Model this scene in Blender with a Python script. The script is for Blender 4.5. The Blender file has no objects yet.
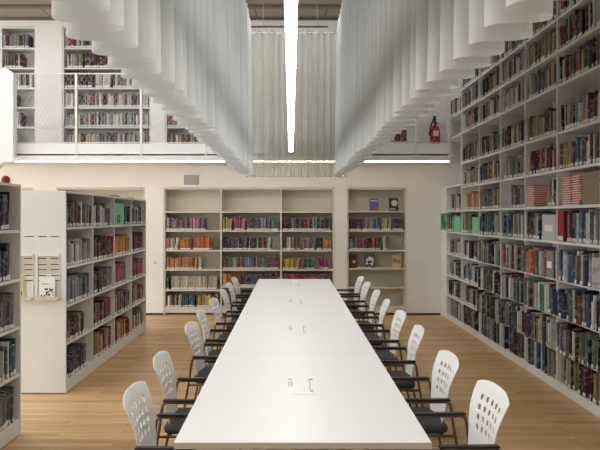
import bpy, math, random
from mathutils import Matrix, Vector, Euler
rnd = random.Random(7)
C = bpy.context.scene.collection
PI = math.pi
F = 715.0; VX = 291.0; VY = 217.0; H = 1.72; DB = 12.55     # focal length in pixels, vanishing point, eye height, back wall distance

def px(x, d): return (x - VX) * d / F
def pz(y, d): return H - (y - VY) * d / F
def lin(c):
    return tuple(((v/255)/12.92 if v/255 <= .04045 else ((v/255+.055)/1.055)**2.4) for v in c)

# ------------------------------------------------------------------ materials
def newmat(name):
    m = bpy.data.materials.new(name); m.use_nodes = True
    nt = m.node_tree; nt.nodes.clear()
    out = nt.nodes.new('ShaderNodeOutputMaterial')
    return m, nt, out
def node(nt, t, **kw):
    n = nt.nodes.new(t)
    for k, v in kw.items():
        if k in n.inputs: n.inputs[k].default_value = v
        else: setattr(n, k, v)
    return n
def mat(name, rgb, rough=.5, metal=0, var=.04, scale=12, bump=0, spec=.4):
    m, nt, out = newmat(name)
    b = node(nt, 'ShaderNodeBsdfPrincipled'); b.inputs['Roughness'].default_value = rough
    b.inputs['Metallic'].default_value = metal; b.inputs['Specular IOR Level'].default_value = spec
    tc = node(nt, 'ShaderNodeTexCoord'); nz = node(nt, 'ShaderNodeTexNoise', Scale=scale, Detail=3.0)
    nt.links.new(tc.outputs['Object'], nz.inputs['Vector'])
    mx = node(nt, 'ShaderNodeMix', data_type='RGBA')
    c = lin(rgb)
    mx.inputs[6].default_value = tuple(v*(1-var) for v in c)+(1,)
    mx.inputs[7].default_value = tuple(min(1, v*(1+var)) for v in c)+(1,)
    nt.links.new(nz.outputs['Fac'], mx.inputs[0]); nt.links.new(mx.outputs[2], b.inputs['Base Color'])
    if bump:
        bp = node(nt, 'ShaderNodeBump', Strength=bump, Distance=.01)
        nt.links.new(nz.outputs['Fac'], bp.inputs['Height']); nt.links.new(bp.outputs[0], b.inputs['Normal'])
    nt.links.new(b.outputs[0], out.inputs[0]); return m
def emis(name, rgb, s):
    m, nt, out = newmat(name)
    e = node(nt, 'ShaderNodeEmission', Strength=s); e.inputs[0].default_value = lin(rgb)+(1,)
    nt.links.new(e.outputs[0], out.inputs[0]); return m

M = {}
M['wall'] = mat('wall paint', (234, 231, 226), .8, scale=2, var=.015)
M['case'] = mat('bookcase white', (222, 222, 217), .5, scale=3, var=.02)
M['casebeige'] = mat('alcove bookcase', (214, 208, 194), .55, scale=3, var=.02)
M['parapet'] = mat('parapet white', (228, 229, 227), .6, scale=2, var=.015)
M['ceil'] = None
M['table'] = mat('table laminate', (236, 236, 236), .38, scale=5, var=.008, spec=.3)
M['tedge'] = mat('table edge', (176, 172, 163), .5, scale=8)
M['chair'] = mat('chair plastic', (232, 233, 231), .35, var=.01)
M['seat'] = mat('seat fabric', (60, 60, 62), .85, scale=250, var=.25, bump=.2)
M['black'] = mat('black plastic', (30, 29, 30), .38, var=.05)
M['steel'] = mat('dark chrome tube', (120, 112, 104), .28, metal=.9)
M['darkgap'] = mat('dark base', (62, 56, 48), .7)
M['alu'] = mat('aluminium', (196, 197, 196), .4, metal=.5)
M['grey'] = mat('grey metal', (168, 168, 164), .5)
M['joist'] = mat('joist grey', (104, 98, 92), .6)
M['post'] = mat('railing paint', (216, 217, 212), .5)
M['wire'] = mat('railing wire', (214, 208, 202), .5)
M['red'] = mat('red paint', (176, 26, 30), .3)
M['darkred'] = mat('bell red', (120, 22, 34), .4)
M['white'] = mat('white paper', (232, 231, 226), .7)
M['green'] = mat('green card', (118, 200, 154), .6, scale=20)
M['gdark'] = mat('dark print', (38, 60, 50), .6)
M['beige'] = mat('beige tray', (206, 196, 178), .6)
M['backing'] = mat('backing card', (198, 190, 174), .7)
M['lamp'] = emis('lamp diffuser', (255, 253, 248), 14.0)
M['lampup'] = emis('lamp upper diffuser', (255, 252, 246), 9.5)
M['led'] = emis('led strip', (255, 240, 226), 12.0)
M['wash'] = emis('added wall fill light', (252, 252, 255), 7.5)  # glow of the unseen light added for the upper wall
M['ceilfill'] = emis('added ceiling fill light', (250, 251, 255), 15.5)  # glow of the unseen light added over the left aisle

def floor_mat():
    m, nt, out = newmat('oak strip floor')
    L = nt.links.new
    tc = node(nt, 'ShaderNodeTexCoord')
    br = node(nt, 'ShaderNodeTexBrick', Scale=1.0)
    br.inputs['Brick Width'].default_value = 1.35; br.inputs['Row Height'].default_value = .085
    br.inputs['Mortar Size'].default_value = .0016; br.inputs['Mortar Smooth'].default_value = .2
    br.inputs['Color1'].default_value = lin((220, 187, 138))+(1,)
    br.inputs['Color2'].default_value = lin((190, 154, 106))+(1,)
    br.inputs['Mortar'].default_value = lin((148, 112, 72))+(1,)
    br.offset = .37
    L(tc.outputs['Object'], br.inputs['Vector'])
    mp = node(nt, 'ShaderNodeMapping'); mp.inputs['Scale'].default_value = (1.2, 26, 1)
    L(tc.outputs['Object'], mp.inputs['Vector'])
    nz = node(nt, 'ShaderNodeTexNoise', Scale=1.6, Detail=6.0, Roughness=.65); L(mp.outputs[0], nz.inputs['Vector'])
    cr = node(nt, 'ShaderNodeValToRGB')
    cr.color_ramp.elements[0].position = .3; cr.color_ramp.elements[0].color = (.74, .70, .64, 1)
    cr.color_ramp.elements[1].position = .68; cr.color_ramp.elements[1].color = (1.06, 1.05, 1.04, 1)
    L(nz.outputs['Fac'], cr.inputs[0])
    mx = node(nt, 'ShaderNodeMix', data_type='RGBA', blend_type='MULTIPLY'); mx.inputs[0].default_value = 1
    L(br.outputs['Color'], mx.inputs[6]); L(cr.outputs[0], mx.inputs[7])
    b = node(nt, 'ShaderNodeBsdfPrincipled'); b.inputs['Roughness'].default_value = .42; b.inputs['Specular IOR Level'].default_value = .35
    L(mx.outputs[2], b.inputs['Base Color']); L(b.outputs[0], out.inputs[0]); return m
M['floor'] = floor_mat()
def ceil_mat():
    m, nt, out = newmat('wood wool ceiling')
    L = nt.links.new
    tc = node(nt, 'ShaderNodeTexCoord')
    br = node(nt, 'ShaderNodeTexBrick', Scale=1.0)
    br.inputs['Brick Width'].default_value = 1.2; br.inputs['Row Height'].default_value = .6
    br.inputs['Mortar Size'].default_value = .012
    br.inputs['Color1'].default_value = lin((160, 148, 132))+(1,); br.inputs['Color2'].default_value = lin((152, 140, 124))+(1,)
    br.inputs['Mortar'].default_value = lin((110, 98, 86))+(1,)
    L(tc.outputs['Object'], br.inputs['Vector'])
    b = node(nt, 'ShaderNodeBsdfPrincipled'); b.inputs['Roughness'].default_value = .9
    L(br.outputs['Color'], b.inputs['Base Color']); L(b.outputs[0], out.inputs[0]); return m
M['ceil'] = ceil_mat()
def cloth_mat(name, rgb, transp, transl):
    m, nt, out = newmat(name)
    L = nt.links.new
    tc = node(nt, 'ShaderNodeTexCoord')
    nz = node(nt, 'ShaderNodeTexNoise', Scale=60.0, Detail=2.0); L(tc.outputs['Object'], nz.inputs['Vector'])
    bp = node(nt, 'ShaderNodeBump', Strength=.08, Distance=.004); L(nz.outputs['Fac'], bp.inputs['Height'])
    d = node(nt, 'ShaderNodeBsdfDiffuse'); d.inputs[0].default_value = lin(rgb)+(1,)
    t = node(nt, 'ShaderNodeBsdfTranslucent'); t.inputs[0].default_value = lin(rgb)+(1,)
    L(bp.outputs[0], d.inputs['Normal'])
    a = node(nt, 'ShaderNodeMixShader'); a.inputs[0].default_value = transl; L(d.outputs[0], a.inputs[1]); L(t.outputs[0], a.inputs[2])
    tr = node(nt, 'ShaderNodeBsdfTransparent')
    e = node(nt, 'ShaderNodeMixShader'); e.inputs[0].default_value = transp; L(a.outputs[0], e.inputs[1]); L(tr.outputs[0], e.inputs[2])
    L(e.outputs[0], out.inputs[0]); return m
M['curtain'] = cloth_mat('sheer curtain', (206, 209, 209), .10, .30)
M['hem'] = cloth_mat('curtain hem', (220, 224, 224), .08, .31)
M['curtainback'] = cloth_mat('end curtain', (192, 191, 180), .34, .3)

def book_mat(name, individual):
    m, nt, out = newmat(name)
    L = nt.links.new
    if individual:
        oi = node(nt, 'ShaderNodeObjectInfo'); col = oi.outputs['Color']; r = oi.outputs['Random']
    else:
        at = node(nt, 'ShaderNodeAttribute', attribute_name='col'); col = at.outputs['Color']
        ar = node(nt, 'ShaderNodeAttribute', attribute_name='rnd'); r = ar.outputs['Fac']
    uv = node(nt, 'ShaderNodeUVMap', uv_map='UVMap')
    sep = node(nt, 'ShaderNodeSeparateXYZ'); L(uv.outputs[0], sep.inputs[0])
    mul = node(nt, 'ShaderNodeMath', operation='MULTIPLY'); mul.inputs[1].default_value = 91.7; L(r, mul.inputs[0])
    mu2 = node(nt, 'ShaderNodeMath', operation='MULTIPLY'); mu2.inputs[1].default_value = 5.0; L(sep.outputs[1], mu2.inputs[0])
    mu3 = node(nt, 'ShaderNodeMath', operation='MULTIPLY'); mu3.inputs[1].default_value = .5; L(sep.outputs[0], mu3.inputs[0])
    cb = node(nt, 'ShaderNodeCombineXYZ'); L(mul.outputs[0], cb.inputs[0]); L(mu2.outputs[0], cb.inputs[1]); L(mu3.outputs[0], cb.inputs[2])
    nz = node(nt, 'ShaderNodeTexNoise', Scale=1.0, Detail=1.5); L(cb.outputs[0], nz.inputs['Vector'])
    cr = node(nt, 'ShaderNodeValToRGB'); cr.color_ramp.interpolation = 'CONSTANT'
    cr.color_ramp.elements[0].color = (0, 0, 0, 1); cr.color_ramp.elements[1].position = .57; cr.color_ramp.elements[1].color = (1, 1, 1, 1)
    L(nz.outputs['Fac'], cr.inputs[0])
    # printed title colour: light on dark spines, dark on light ones
    bw = node(nt, 'ShaderNodeRGBToBW'); L(col, bw.inputs[0])
    gt = node(nt, 'ShaderNodeMath', operation='GREATER_THAN'); gt.inputs[1].default_value = .3; L(bw.outputs[0], gt.inputs[0])
    tcx = node(nt, 'ShaderNodeMix', data_type='RGBA'); tcx.inputs[6].default_value = (.5, .47, .42, 1); tcx.inputs[7].default_value = (.12, .12, .16, 1)
    L(gt.outputs[0], tcx.inputs[0])
    fac = node(nt, 'ShaderNodeMath', operation='MULTIPLY'); fac.inputs[1].default_value = .28; L(cr.outputs[0], fac.inputs[0])
    mx = node(nt, 'ShaderNodeMix', data_type='RGBA'); L(fac.outputs[0], mx.inputs[0]); L(col, mx.inputs[6]); L(tcx.outputs[2], mx.inputs[7])
    b = node(nt, 'ShaderNodeBsdfPrincipled'); b.inputs['Roughness'].default_value = .45; b.inputs['Specular IOR Level'].default_value = .3
    L(mx.outputs[2], b.inputs['Base Color']); L(b.outputs[0], out.inputs[0]); return m
M['book'] = book_mat('book cover', True)
M['bookstuff'] = book_mat('book covers', False)
M['pages'] = mat('page block', (222, 214, 194), .9, scale=90, var=.08)
M['label'] = mat('spine label', (226, 226, 222), .6)

# ------------------------------------------------------------------ mesh helpers
class MB:
    def __init__(s): s.v = []; s.f = []; s.m = []; s.mats = []; s.smooth = []
    def mi(s, m):
        m = M[m] if isinstance(m, str) else m
        if m not in s.mats: s.mats.append(m)
        return s.mats.index(m)
    def add(s, vs, fs, m, sm=False):
        o = len(s.v); k = s.mi(m); s.v += [tuple(v) for v in vs]
        for f in fs: s.f.append([i+o for i in f]); s.m.append(k); s.smooth.append(sm)
        return s
    def box(s, x0, x1, y0, y1, z0, z1, m, top=None):
        vs = [(x0,y0,z0),(x1,y0,z0),(x1,y1,z0),(x0,y1,z0),(x0,y0,z1),(x1,y0,z1),(x1,y1,z1),(x0,y1,z1)]
        s.add(vs, [[0,3,2,1],[0,1,5,4],[1,2,6,5],[2,3,7,6],[3,0,4,7]], m); s.f.append([i+len(s.v)-8 for i in (4,5,6,7)]); s.m.append(s.mi(top or m)); s.smooth.append(False)
        return s
    def prism(s, pts, a, b, m, axis='y'):        # pts in (x,z) extruded along y, or (x,y) along z
        n = len(pts)
        f = (lambda p, t: (p[0], t, p[1])) if axis == 'y' else ((lambda p, t: (p[0], p[1], t)) if axis == 'z' else (lambda p, t: (t, p[0], p[1])))
        vs = [f(p, a) for p in pts] + [f(p, b) for p in pts]
        s.add(vs, [list(range(n)), list(range(2*n-1, n-1, -1))] + [[i, i+n, (i+1) % n+n, (i+1) % n] for i in range(n)], m); return s
    def tube(s, pts, r, m, n=8):
        pts = [Vector(p) for p in pts]; rings = []; N = len(pts)
        up = None
        for i, p in enumerate(pts):
            t = (pts[min(i+1, N-1)] - pts[max(i-1, 0)]).normalized()
            if up is None: up = Vector((0,0,1)) if abs(t.z) < .9 else Vector((1,0,0))
            a = t.cross(up).normalized(); b = a.cross(t).normalized(); up = b
            rr = r[i] if isinstance(r, (list, tuple)) else r
            rings.append([p + a*rr*math.cos(2*PI*k/n) + b*rr*math.sin(2*PI*k/n) for k in range(n)])
        vs = [v for g in rings for v in g]; fs = []
        for i in range(N-1):
            for k in range(n): fs.append([i*n+k, i*n+(k+1) % n, (i+1)*n+(k+1) % n, (i+1)*n+k])
        fs += [list(range(n-1, -1, -1)), list(range((N-1)*n, N*n))]
        s.add(vs, fs, m, True); return s
    def lathe(s, prof, c, m, n=20, axis='z'):
        vs = []; fs = []
        for r, h in prof:
            for k in range(n):
                a = 2*PI*k/n; p = (r*math.cos(a), r*math.sin(a), h)
                if axis == 'y': p = (p[0], -p[2], p[1])
                vs.append((c[0]+p[0], c[1]+p[1], c[2]+p[2]))
        N = len(prof)
        for i in range(N-1):
            for k in range(n): fs.append([i*n+k, i*n+(k+1) % n, (i+1)*n+(k+1) % n, (i+1)*n+k])
        fs += [list(range(n-1, -1, -1)), list(range((N-1)*n, N*n))]
        s.add(vs, fs, m, True); return s
    def build(s, name, parent=None, bevel=0):
        me = bpy.data.meshes.new(name); me.from_pydata(s.v, [], s.f)
        for mm in s.mats: me.materials.append(mm)
        me.polygons.foreach_set('material_index', s.m); me.polygons.foreach_set('use_smooth', s.smooth); me.update()
        o = bpy.data.objects.new(name, me); C.objects.link(o)
        if parent: o.parent = parent
        if bevel:
            b = o.modifiers.new('bevel', 'BEVEL'); b.width = bevel; b.segments = 2; b.limit_method = 'ANGLE'
        return o
def arc(p0, p1, p2, n=6):     # quadratic bend
    p0, p1, p2 = map(Vector, (p0, p1, p2))
    return [p0*(1-t)**2 + p1*2*t*(1-t) + p2*t*t for t in [i/n for i in range(n+1)]]
def tag(o, label, cat, group=None, kind=None):
    o['label'] = label
    if cat: o['category'] = cat
    if group: o['group'] = group
    if kind: o['kind'] = kind
    return o
def empty(name, loc=(0,0,0), rz=0):
    o = bpy.data.objects.new(name, None); C.objects.link(o); o.location = loc; o.rotation_euler = (0,0,rz); o.empty_display_size = .1; return o
def child(name, mb, root, bevel=0):            # mesh written in world coordinates, placed under a root
    o = mb.build(name, root, bevel); o.location = -Vector(root.location); return o
def sub(name, mb, part):                       # a sub-part: same coordinates as its part
    return mb.build(name, part)
def struct(name, mb, bevel=0):
    o = mb.build(name, None, bevel); o['kind'] = 'structure'; return o
def copy_tree(o, parent=None):
    c = o.copy(); C.objects.link(c); c.parent = parent
    for ch in [x for x in list(C.objects) if x.parent == o]: copy_tree(ch, c)
    return c
ORD = ['zeroth','first','second','third','fourth','fifth','sixth','seventh','eighth','ninth','tenth','eleventh','twelfth','thirteenth','fourteenth','fifteenth','sixteenth','seventeenth','eighteenth','nineteenth','twentieth']
TENS = {20:'twenty',30:'thirty',40:'forty',50:'fifty'}
def ordw(n):
    if n <= 20: return ORD[n]
    t, u = n//10*10, n % 10
    return (TENS.get(t, 'sixty')[:-1]+'ieth') if u == 0 else TENS.get(t, 'sixty')+'-'+ORD[u]

# ------------------------------------------------------------------ room shell
XL, XR, YN, ZC = -8.5, 2.98, -4.0, 5.22
struct('floor', MB().box(XL, XR+.3, YN, DB+.5, -.1, 0, 'floor'))
cm = MB().box(XL, XR+.3, YN, DB+.5, ZC, ZC+.2, 'ceil')
struct('ceiling', cm)
for i, y in enumerate((11.75, 9.2, 6.6, 4.0)):      # slim grey joists under the ceiling
    struct('trim_%d' % (i+1), MB().box(XL, XR, y, y+.04, ZC-.05, ZC, 'joist'))
struct('trim_5', MB().box(XL, XR, DB-.05, DB-.001, ZC-.05, ZC-.001, 'joist'))
lowA = (-5.7, px(33, DB)); lowB = (px(56, DB), px(145, DB)); lowC = (px(163.5, DB), px(334.5, DB)); lowD = (px(347, DB), px(407, DB))
U1 = (-6.2, px(36, DB)); U2 = (px(62, DB), px(151, DB)); U3 = (px(165, DB), px(224, DB))
LZ = 2.235; UZ0, UZ1 = 2.75, 5.07
ops = [(a, b, 0, LZ) for a, b in (lowA, lowB, lowC, lowD)] + [(a, b, UZ0, UZ1) for a, b in (U1, U2, U3)]
xs = sorted({XL, XR} | {o[0] for o in ops} | {o[1] for o in ops}); zs = [0, LZ, UZ0, UZ1, ZC]
wb = MB()
for i in range(len(xs)-1):
    for j in range(len(zs)-1):
        cx, cz = (xs[i]+xs[i+1])/2, (zs[j]+zs[j+1])/2
        if any(o[0] < cx < o[1] and o[2] < cz < o[3] for o in ops): continue
        wb.box(xs[i], xs[i+1], DB, DB+.36, zs[j], zs[j+1], 'wall')
wb.box(XL, XR, DB+.36, DB+.45, 0, ZC, 'wall')
struct('wall_back', wb)
struct('wall_right', MB().box(XR, XR+.15, YN, DB, 0, ZC, 'wall'))
for a, b, n in ((XL, lowA[0], 'back_left'), (lowA[1], lowB[0], 'back_middle'), (lowB[1], lowC[0], 'back_centre'), (lowC[1], lowD[0], 'back_pier'), (lowD[1], 2.62, 'back_right')):
    struct('baseboard_'+n, MB().box(a, b, DB-.012, DB, 0, .035, 'darkgap'))
struct('wall_front', MB().box(XL, XR+.15, YN-.15, YN, 0, ZC, 'wall'))  # unseen wall behind the camera, added to keep light off the curtain folds
# mezzanine
EY = 11.70; ez = lambda y: pz(y, EY)
struct('floor_mezzanine', MB().box(-7, 2.6, EY, DB, 2.625, 2.75, 'parapet'))
struct('trim_6', MB().box(-7, 2.6, EY-.05, EY, 2.63, ez(156), 'parapet'))
led = MB().box(-6.2, 2.58, EY-.04, EY-.025, 2.620, 2.63, 'led')
tag(led.build('led_strip'), 'thin glowing strip light along the underside edge of the mezzanine', 'light')
struct('trim_7', MB().box(-4.74, 2.6, EY, EY+.05, ez(155.5), ez(143.5), 'parapet'))
# stair balustrade end at far left
pts = [(14,162),(14,74),(5.5,67.5),(-24,90),(-24,186),(0,166),(4,162.5)]
bp = [(px(a, 11.5), pz(b, 11.5)) for a, b in pts]
struct('trim_8', MB().prism(bp, 11.46, 11.62, 'parapet'))

# railing
rail = empty('mezzanine_railing', (0, EY+.02, ez(143.5)))
tag(rail, 'white mezzanine railing of thin posts with diamond wire mesh infill', 'railing')
zt, zb = ez(73.5), ez(143.5)
child('handrail', MB().tube([(-4.74, EY+.02, zt), (2.6, EY+.02, zt)], .012, 'post'), rail)
child('bottom_rail', MB().tube([(-4.74, EY+.02, zb+.02), (2.6, EY+.02, zb+.02)], .007, 'post'), rail)
for x in (76, 141, 206, 271, 336, 416, 449.5):
    X = px(x, EY); child('post', MB().box(X-.02, X+.02, EY-.006, EY+.03, ez(155.5), zt+.01, 'post'), rail)
wm = MB(); x0, x1 = -4.72, 2.58; hgt = zt-zb; sx = hgt*.62
k = x0 - sx
while k < x1:
    for sgn in (1, -1):
        a = (k, zb) if sgn > 0 else (k, zt); b = (k+sx, zt) if sgn > 0 else (k+sx, zb)
        (ax, az), (bx, bz) = a, b
        if ax < x0: t = (x0-ax)/(bx-ax); ax, az = x0, az+(bz-az)*t
        if bx > x1: t = (x1-ax)/(bx-ax); bx, bz = x1, az+(bz-az)*t
        if bx-ax > .01: wm.tube([(ax, EY+.02, az), (bx, EY+.02, bz)], .0015, 'wire', 3)
    k += .075
child('wire_mesh', wm, rail)

# ------------------------------------------------------------------ curtains
def wave_curtain(name, X, side, y0, y1, zb, zt, amp, per, label):
    root = empty(name, (X, y1, zb)); tag(root, label, 'curtain')
    r = random.Random(side*5+11); n = int((y1-y0)/per); S = 20
    amps = [amp*(.82+.34*r.random()) for _ in range(n+2)]; offs = [(r.random()-.5)*.035 for _ in range(n+2)]
    zz = [0, .09, .3, .7, 1.1, 1.5, 1.9, zt-zb]
    def P(i, z):
        k, f = divmod(i/S, 1.0); k = int(k)
        ff = (1-math.cos(f*PI))/2; a = amps[k]*(1-ff)+amps[k+1]*ff; o = offs[k]*(1-ff)+offs[k+1]*ff
        t = i/S*2*PI; q = z/(zt-zb)
        a *= 1-.35*q
        return (X + side*(a*math.sin(t)*1.0 + o*(1-q)), y0 + i/S*per - .082*per*math.sin(2*t)*(1-.3*q) + .012*math.sin(i*.7)*q, zb+z)
    def sheet(rows):
        vs = [P(i, z) for z in rows for i in range(n*S+1)]; w = n*S+1
        return vs, [[j*w+i, j*w+i+1, (j+1)*w+i+1, (j+1)*w+i] for j in range(len(rows)-1) for i in range(w-1)]
    m = MB(); m.add(*sheet(zz[1:]), 'curtain', True); cl = child('cloth', m, root)
    m = MB(); m.add(*sheet([0, .03, .06, .09]), 'curtain', True); sub('hem', m, cl)
    child('curtain_rail', MB().box(X-.015, X+.015, y0, y1, zt, zt+.03, 'alu'), root)
    for y in [y1-.6-k*2.6 for k in range(4)]:
        child('suspension_wire', MB().tube([(X, y, zt+.03), (X, y, ZC)], .003, 'grey', 5), root)
    return root
CZB, CZT = 2.378, 4.70
wave_curtain('side_curtain', -.690, -1, .8, 11.22, CZB, CZT, .112, .25, 'long sheer white wavy curtain hanging along the left side of the table')
wave_curtain('side_curtain', .768, 1, .8, 11.22, CZB, CZT, .102, .25, 'long sheer white wavy curtain hanging on the right, beside the tall wall bookcase')
# end curtain
YE = 11.34
root = empty('end_curtain', (.06, YE, CZB-.02)); tag(root, 'sheer off-white curtain closing the far end beyond the lamp', 'curtain')
n = 300; X0, X1 = px(246, YE), px(347, YE); r = random.Random(4)
ph = 0; xs_ = []
for i in range(n+1):
    u = i/n; x = X0+(X1-X0)*u
    xs_.append((x, math.sin(u*2*PI*13+.8*math.sin(u*17))*.03+.012*math.sin(u*2*PI*31)))
rows = [CZB-.03, CZB+.06, 2.9, 3.4, 3.9, 4.3, 4.56, 4.655]
vs = []
for j, z in enumerate(rows):
    for i, (x, w) in enumerate(xs_):
        zz = z
        if j == len(rows)-1: zz = z+.05*math.sin((i/n)*2*PI*8+1.2)          # scalloped heading between the hooks
        vs.append((x, YE+w*(1-.2*j/8), zz))
w = n+1
child('cloth', MB().add(vs, [[j*w+i, j*w+i+1, (j+1)*w+i+1, (j+1)*w+i] for j in range(len(rows)-1) for i in range(n)], 'curtainback', True), root)
rod = child('curtain_rod', MB().tube([(X0, YE, pz(32.8, YE)), (X1, YE, pz(32.8, YE))], .012, 'post'), root)
child('curtain_rail', MB().box(X0+.05, px(328, YE), YE-.01, YE+.02, pz(27.4, YE), pz(26, YE), 'black'), root)
for i, x in enumerate((250, 256, 262, 268, 273, 284, 303, 311, 318, 324, 330, 337)):
    sub('hook', MB().tube([(px(x, YE), YE-.012, pz(33.5, YE)), (px(x, YE), YE-.014, pz(30, YE)), (px(x+.4, YE), YE+.0, pz(26.8, YE))], .007, 'alu', 6), rod)
for x in (263.5, 317.5):
    child('suspension_wire', MB().tube([(px(x, YE), YE, pz(27, YE)), (px(x, YE), YE, ZC)], .003, 'grey', 5), root)

# ------------------------------------------------------------------ pendant lamp and added fill lights
lp = empty('pendant_lamp', (0, 5, 2.73)); tag(lp, 'very long slim glowing linear pendant lamp hanging over the table', 'lamp')
child('housing', MB().box(-.034, -.030, -.6, 11.0, 2.73, 2.80, 'alu').box(.030, .034, -.6, 11.0, 2.73, 2.80, 'alu').box(-.03, .03, 11.0, 11.004, 2.73, 2.80, 'alu').box(-.03, .03, -.604, -.6, 2.73, 2.80, 'alu').box(-.03, .03, -.6, 11.0, 2.755, 2.76, 'alu'), lp)
child('diffuser', MB().box(-.030, .030, -.6, 11.0, 2.728, 2.735, 'lamp'), lp)
child('upper_diffuser', MB().box(-.030, .030, -.6, 11.0, 2.795, 2.80, 'lampup'), lp)
for y in (.5, 3.2, 5.9, 8.6): child('suspension_wire', MB().tube([(0, y, 2.78), (0, y, ZC)], .0015, 'grey', 4), lp)
def add_fill_lamp(x, y0, y1, label, w=.14):  # fill light added above the view to brighten the room
    r_ = empty('unseen_fill_lamp', (x, (y0+y1)/2, ZC)); tag(r_, label, 'lamp', 'added fill lights')
    child('housing', MB().box(x-w/2-.01, x+w/2+.01, y0-.01, y1+.01, ZC-.05, ZC, 'alu'), r_)
    child('diffuser', MB().box(x-w/2, x+w/2, y0, y1, ZC-.06, ZC-.05, 'ceilfill'), r_)
add_fill_lamp(-3.9, 1.0, 9.0, 'long added fill light, unseen, above the left aisle', .2)  # out of view, added to brighten the left side
r_ = empty('unseen_fill_lamp', (-1.8, 10.5, ZC)); tag(r_, 'crosswise added fill light, unseen, washing the mezzanine wall', 'lamp', 'added fill lights')  # out of view, added to brighten the upper back wall
child('housing', MB().box(-6.0, 2.5, 10.4, 10.6, ZC-.05, ZC, 'alu'), r_); child('diffuser', MB().box(-5.99, 2.49, 10.41, 10.59, ZC-.06, ZC-.05, 'wash'), r_)

# ------------------------------------------------------------------ tables
TX = .051; TW = .56; T0 = 3.105; TL = 2.05
pos = ['nearest of four', 'second of four from the front', 'third of four from the front', 'farthest of four']
for i in range(4):
    y0 = T0+i*TL; y1 = y0+TL-.003; yc = (y0+y1)/2
    t = empty('long_table', (TX, yc, 0)); tag(t, 'white laminate table in the long row, ' + pos[i], 'table', 'white tables in the long row')
    child('tabletop', MB().box(TX-TW, TX+TW, y0, y1, .712, .74, 'tedge', 'table'), t)
    for sx_ in (-1, 1):
        for yy in (y0+.12, y1-.12):
            X = TX+sx_*(TW-.31); child('leg', MB().box(X-.025, X+.025, yy-.025, yy+.025, 0, .68, 'alu'), t)
    child('apron', MB().box(TX-TW+.28, TX+TW-.28, y0+.1, y1-.1, .68, .711, 'alu'), t)
    port = child('cable_flap', MB().box(TX-.075+.02, TX+.095+.0, yc-.19, yc+.19, .7402, .742, 'table'), t)
    hw = .006
    sub('socket_slot', MB().box(TX-.07, TX-.045, yc+.165, yc+.185, .7426, .7445, 'grey').box(TX-.066, TX-.058, yc+.0, yc+.12, .7426, .744, 'grey').box(TX-.05, TX-.042, yc+.0, yc+.12, .7426, .744, 'grey'), port)
    sub('flap_handle', MB().box(TX+.055, TX+.08, yc+.16, yc+.185, .7426, .745, 'grey').box(TX+.055, TX+.061, yc-.1, yc+.16, .7426, .7445, 'grey').box(TX+.055, TX+.075, yc-.12, yc-.1, .7426, .7445, 'grey'), port)

# ------------------------------------------------------------------ chairs
def backrest_mb():
    ZB, ZT = .40, .85
    def S(u, v):
        hw = .13 + .134*v**.62
        z = ZB + (ZT-ZB)*v
        z -= .030*v**3*abs(u)**3.2
        if v < .25: z += .02*(1-v/.25)*abs(u)**2
        y = hw*u*(1-.03*v**8*abs(u)**3)
        x = -.225 - .066*v - .045*max(0, v-.62)**1.5*3.2 + .036*u*u*(.6+.4*v)
        return (x, y, z)
    uc = [-.56, -.28, 0, .28, .56]; vc = [.46, .575, .69, .805]
    us = [-1.0, -.92, -.8]
    for c in uc: us += [c-.10, c, c+.10]
    us += [.8, .92, 1.0]
    vsb = [0, .07, .15, .25, .34]
    for c in vc: vsb += [c-.05, c, c+.05]
    vsb += [.90, .95, .98, 1.0]
    us = sorted(set(us)); vsb = sorted(set(vsb))
    verts = []; idx = {}
    for j, v in enumerate(vsb):
        for i, u in enumerate(us): idx[i, j] = len(verts); verts.append(S(u, v))
    faces = []; hole = set()
    for c in uc:
        for d in vc:
            i = us.index(c); j = vsb.index(d)
            hole |= {(i-1, j-1), (i, j-1), (i-1, j), (i, j)}
            ring = [(i-1,j-1),(i,j-1),(i+1,j-1),(i+1,j),(i+1,j+1),(i,j+1),(i-1,j+1),(i-1,j)]
            ang = [-135,-90,-45,0,45,90,135,180]; inner = []
            for a in ang:
                inner.append(len(verts)); verts.append(S(c+.078*math.cos(math.radians(a)), d+.036*math.sin(math.radians(a))))
            for k in range(8): faces.append([idx[ring[k]], idx[ring[(k+1) % 8]], inner[(k+1) % 8], inner[k]])
    for j in range(len(vsb)-1):
        for i in range(len(us)-1):
            if (i, j) not in hole: faces.append([idx[i, j], idx[i+1, j], idx[i+1, j+1], idx[i, j+1]])
    return MB().add(verts, faces, 'chair', True)
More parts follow.
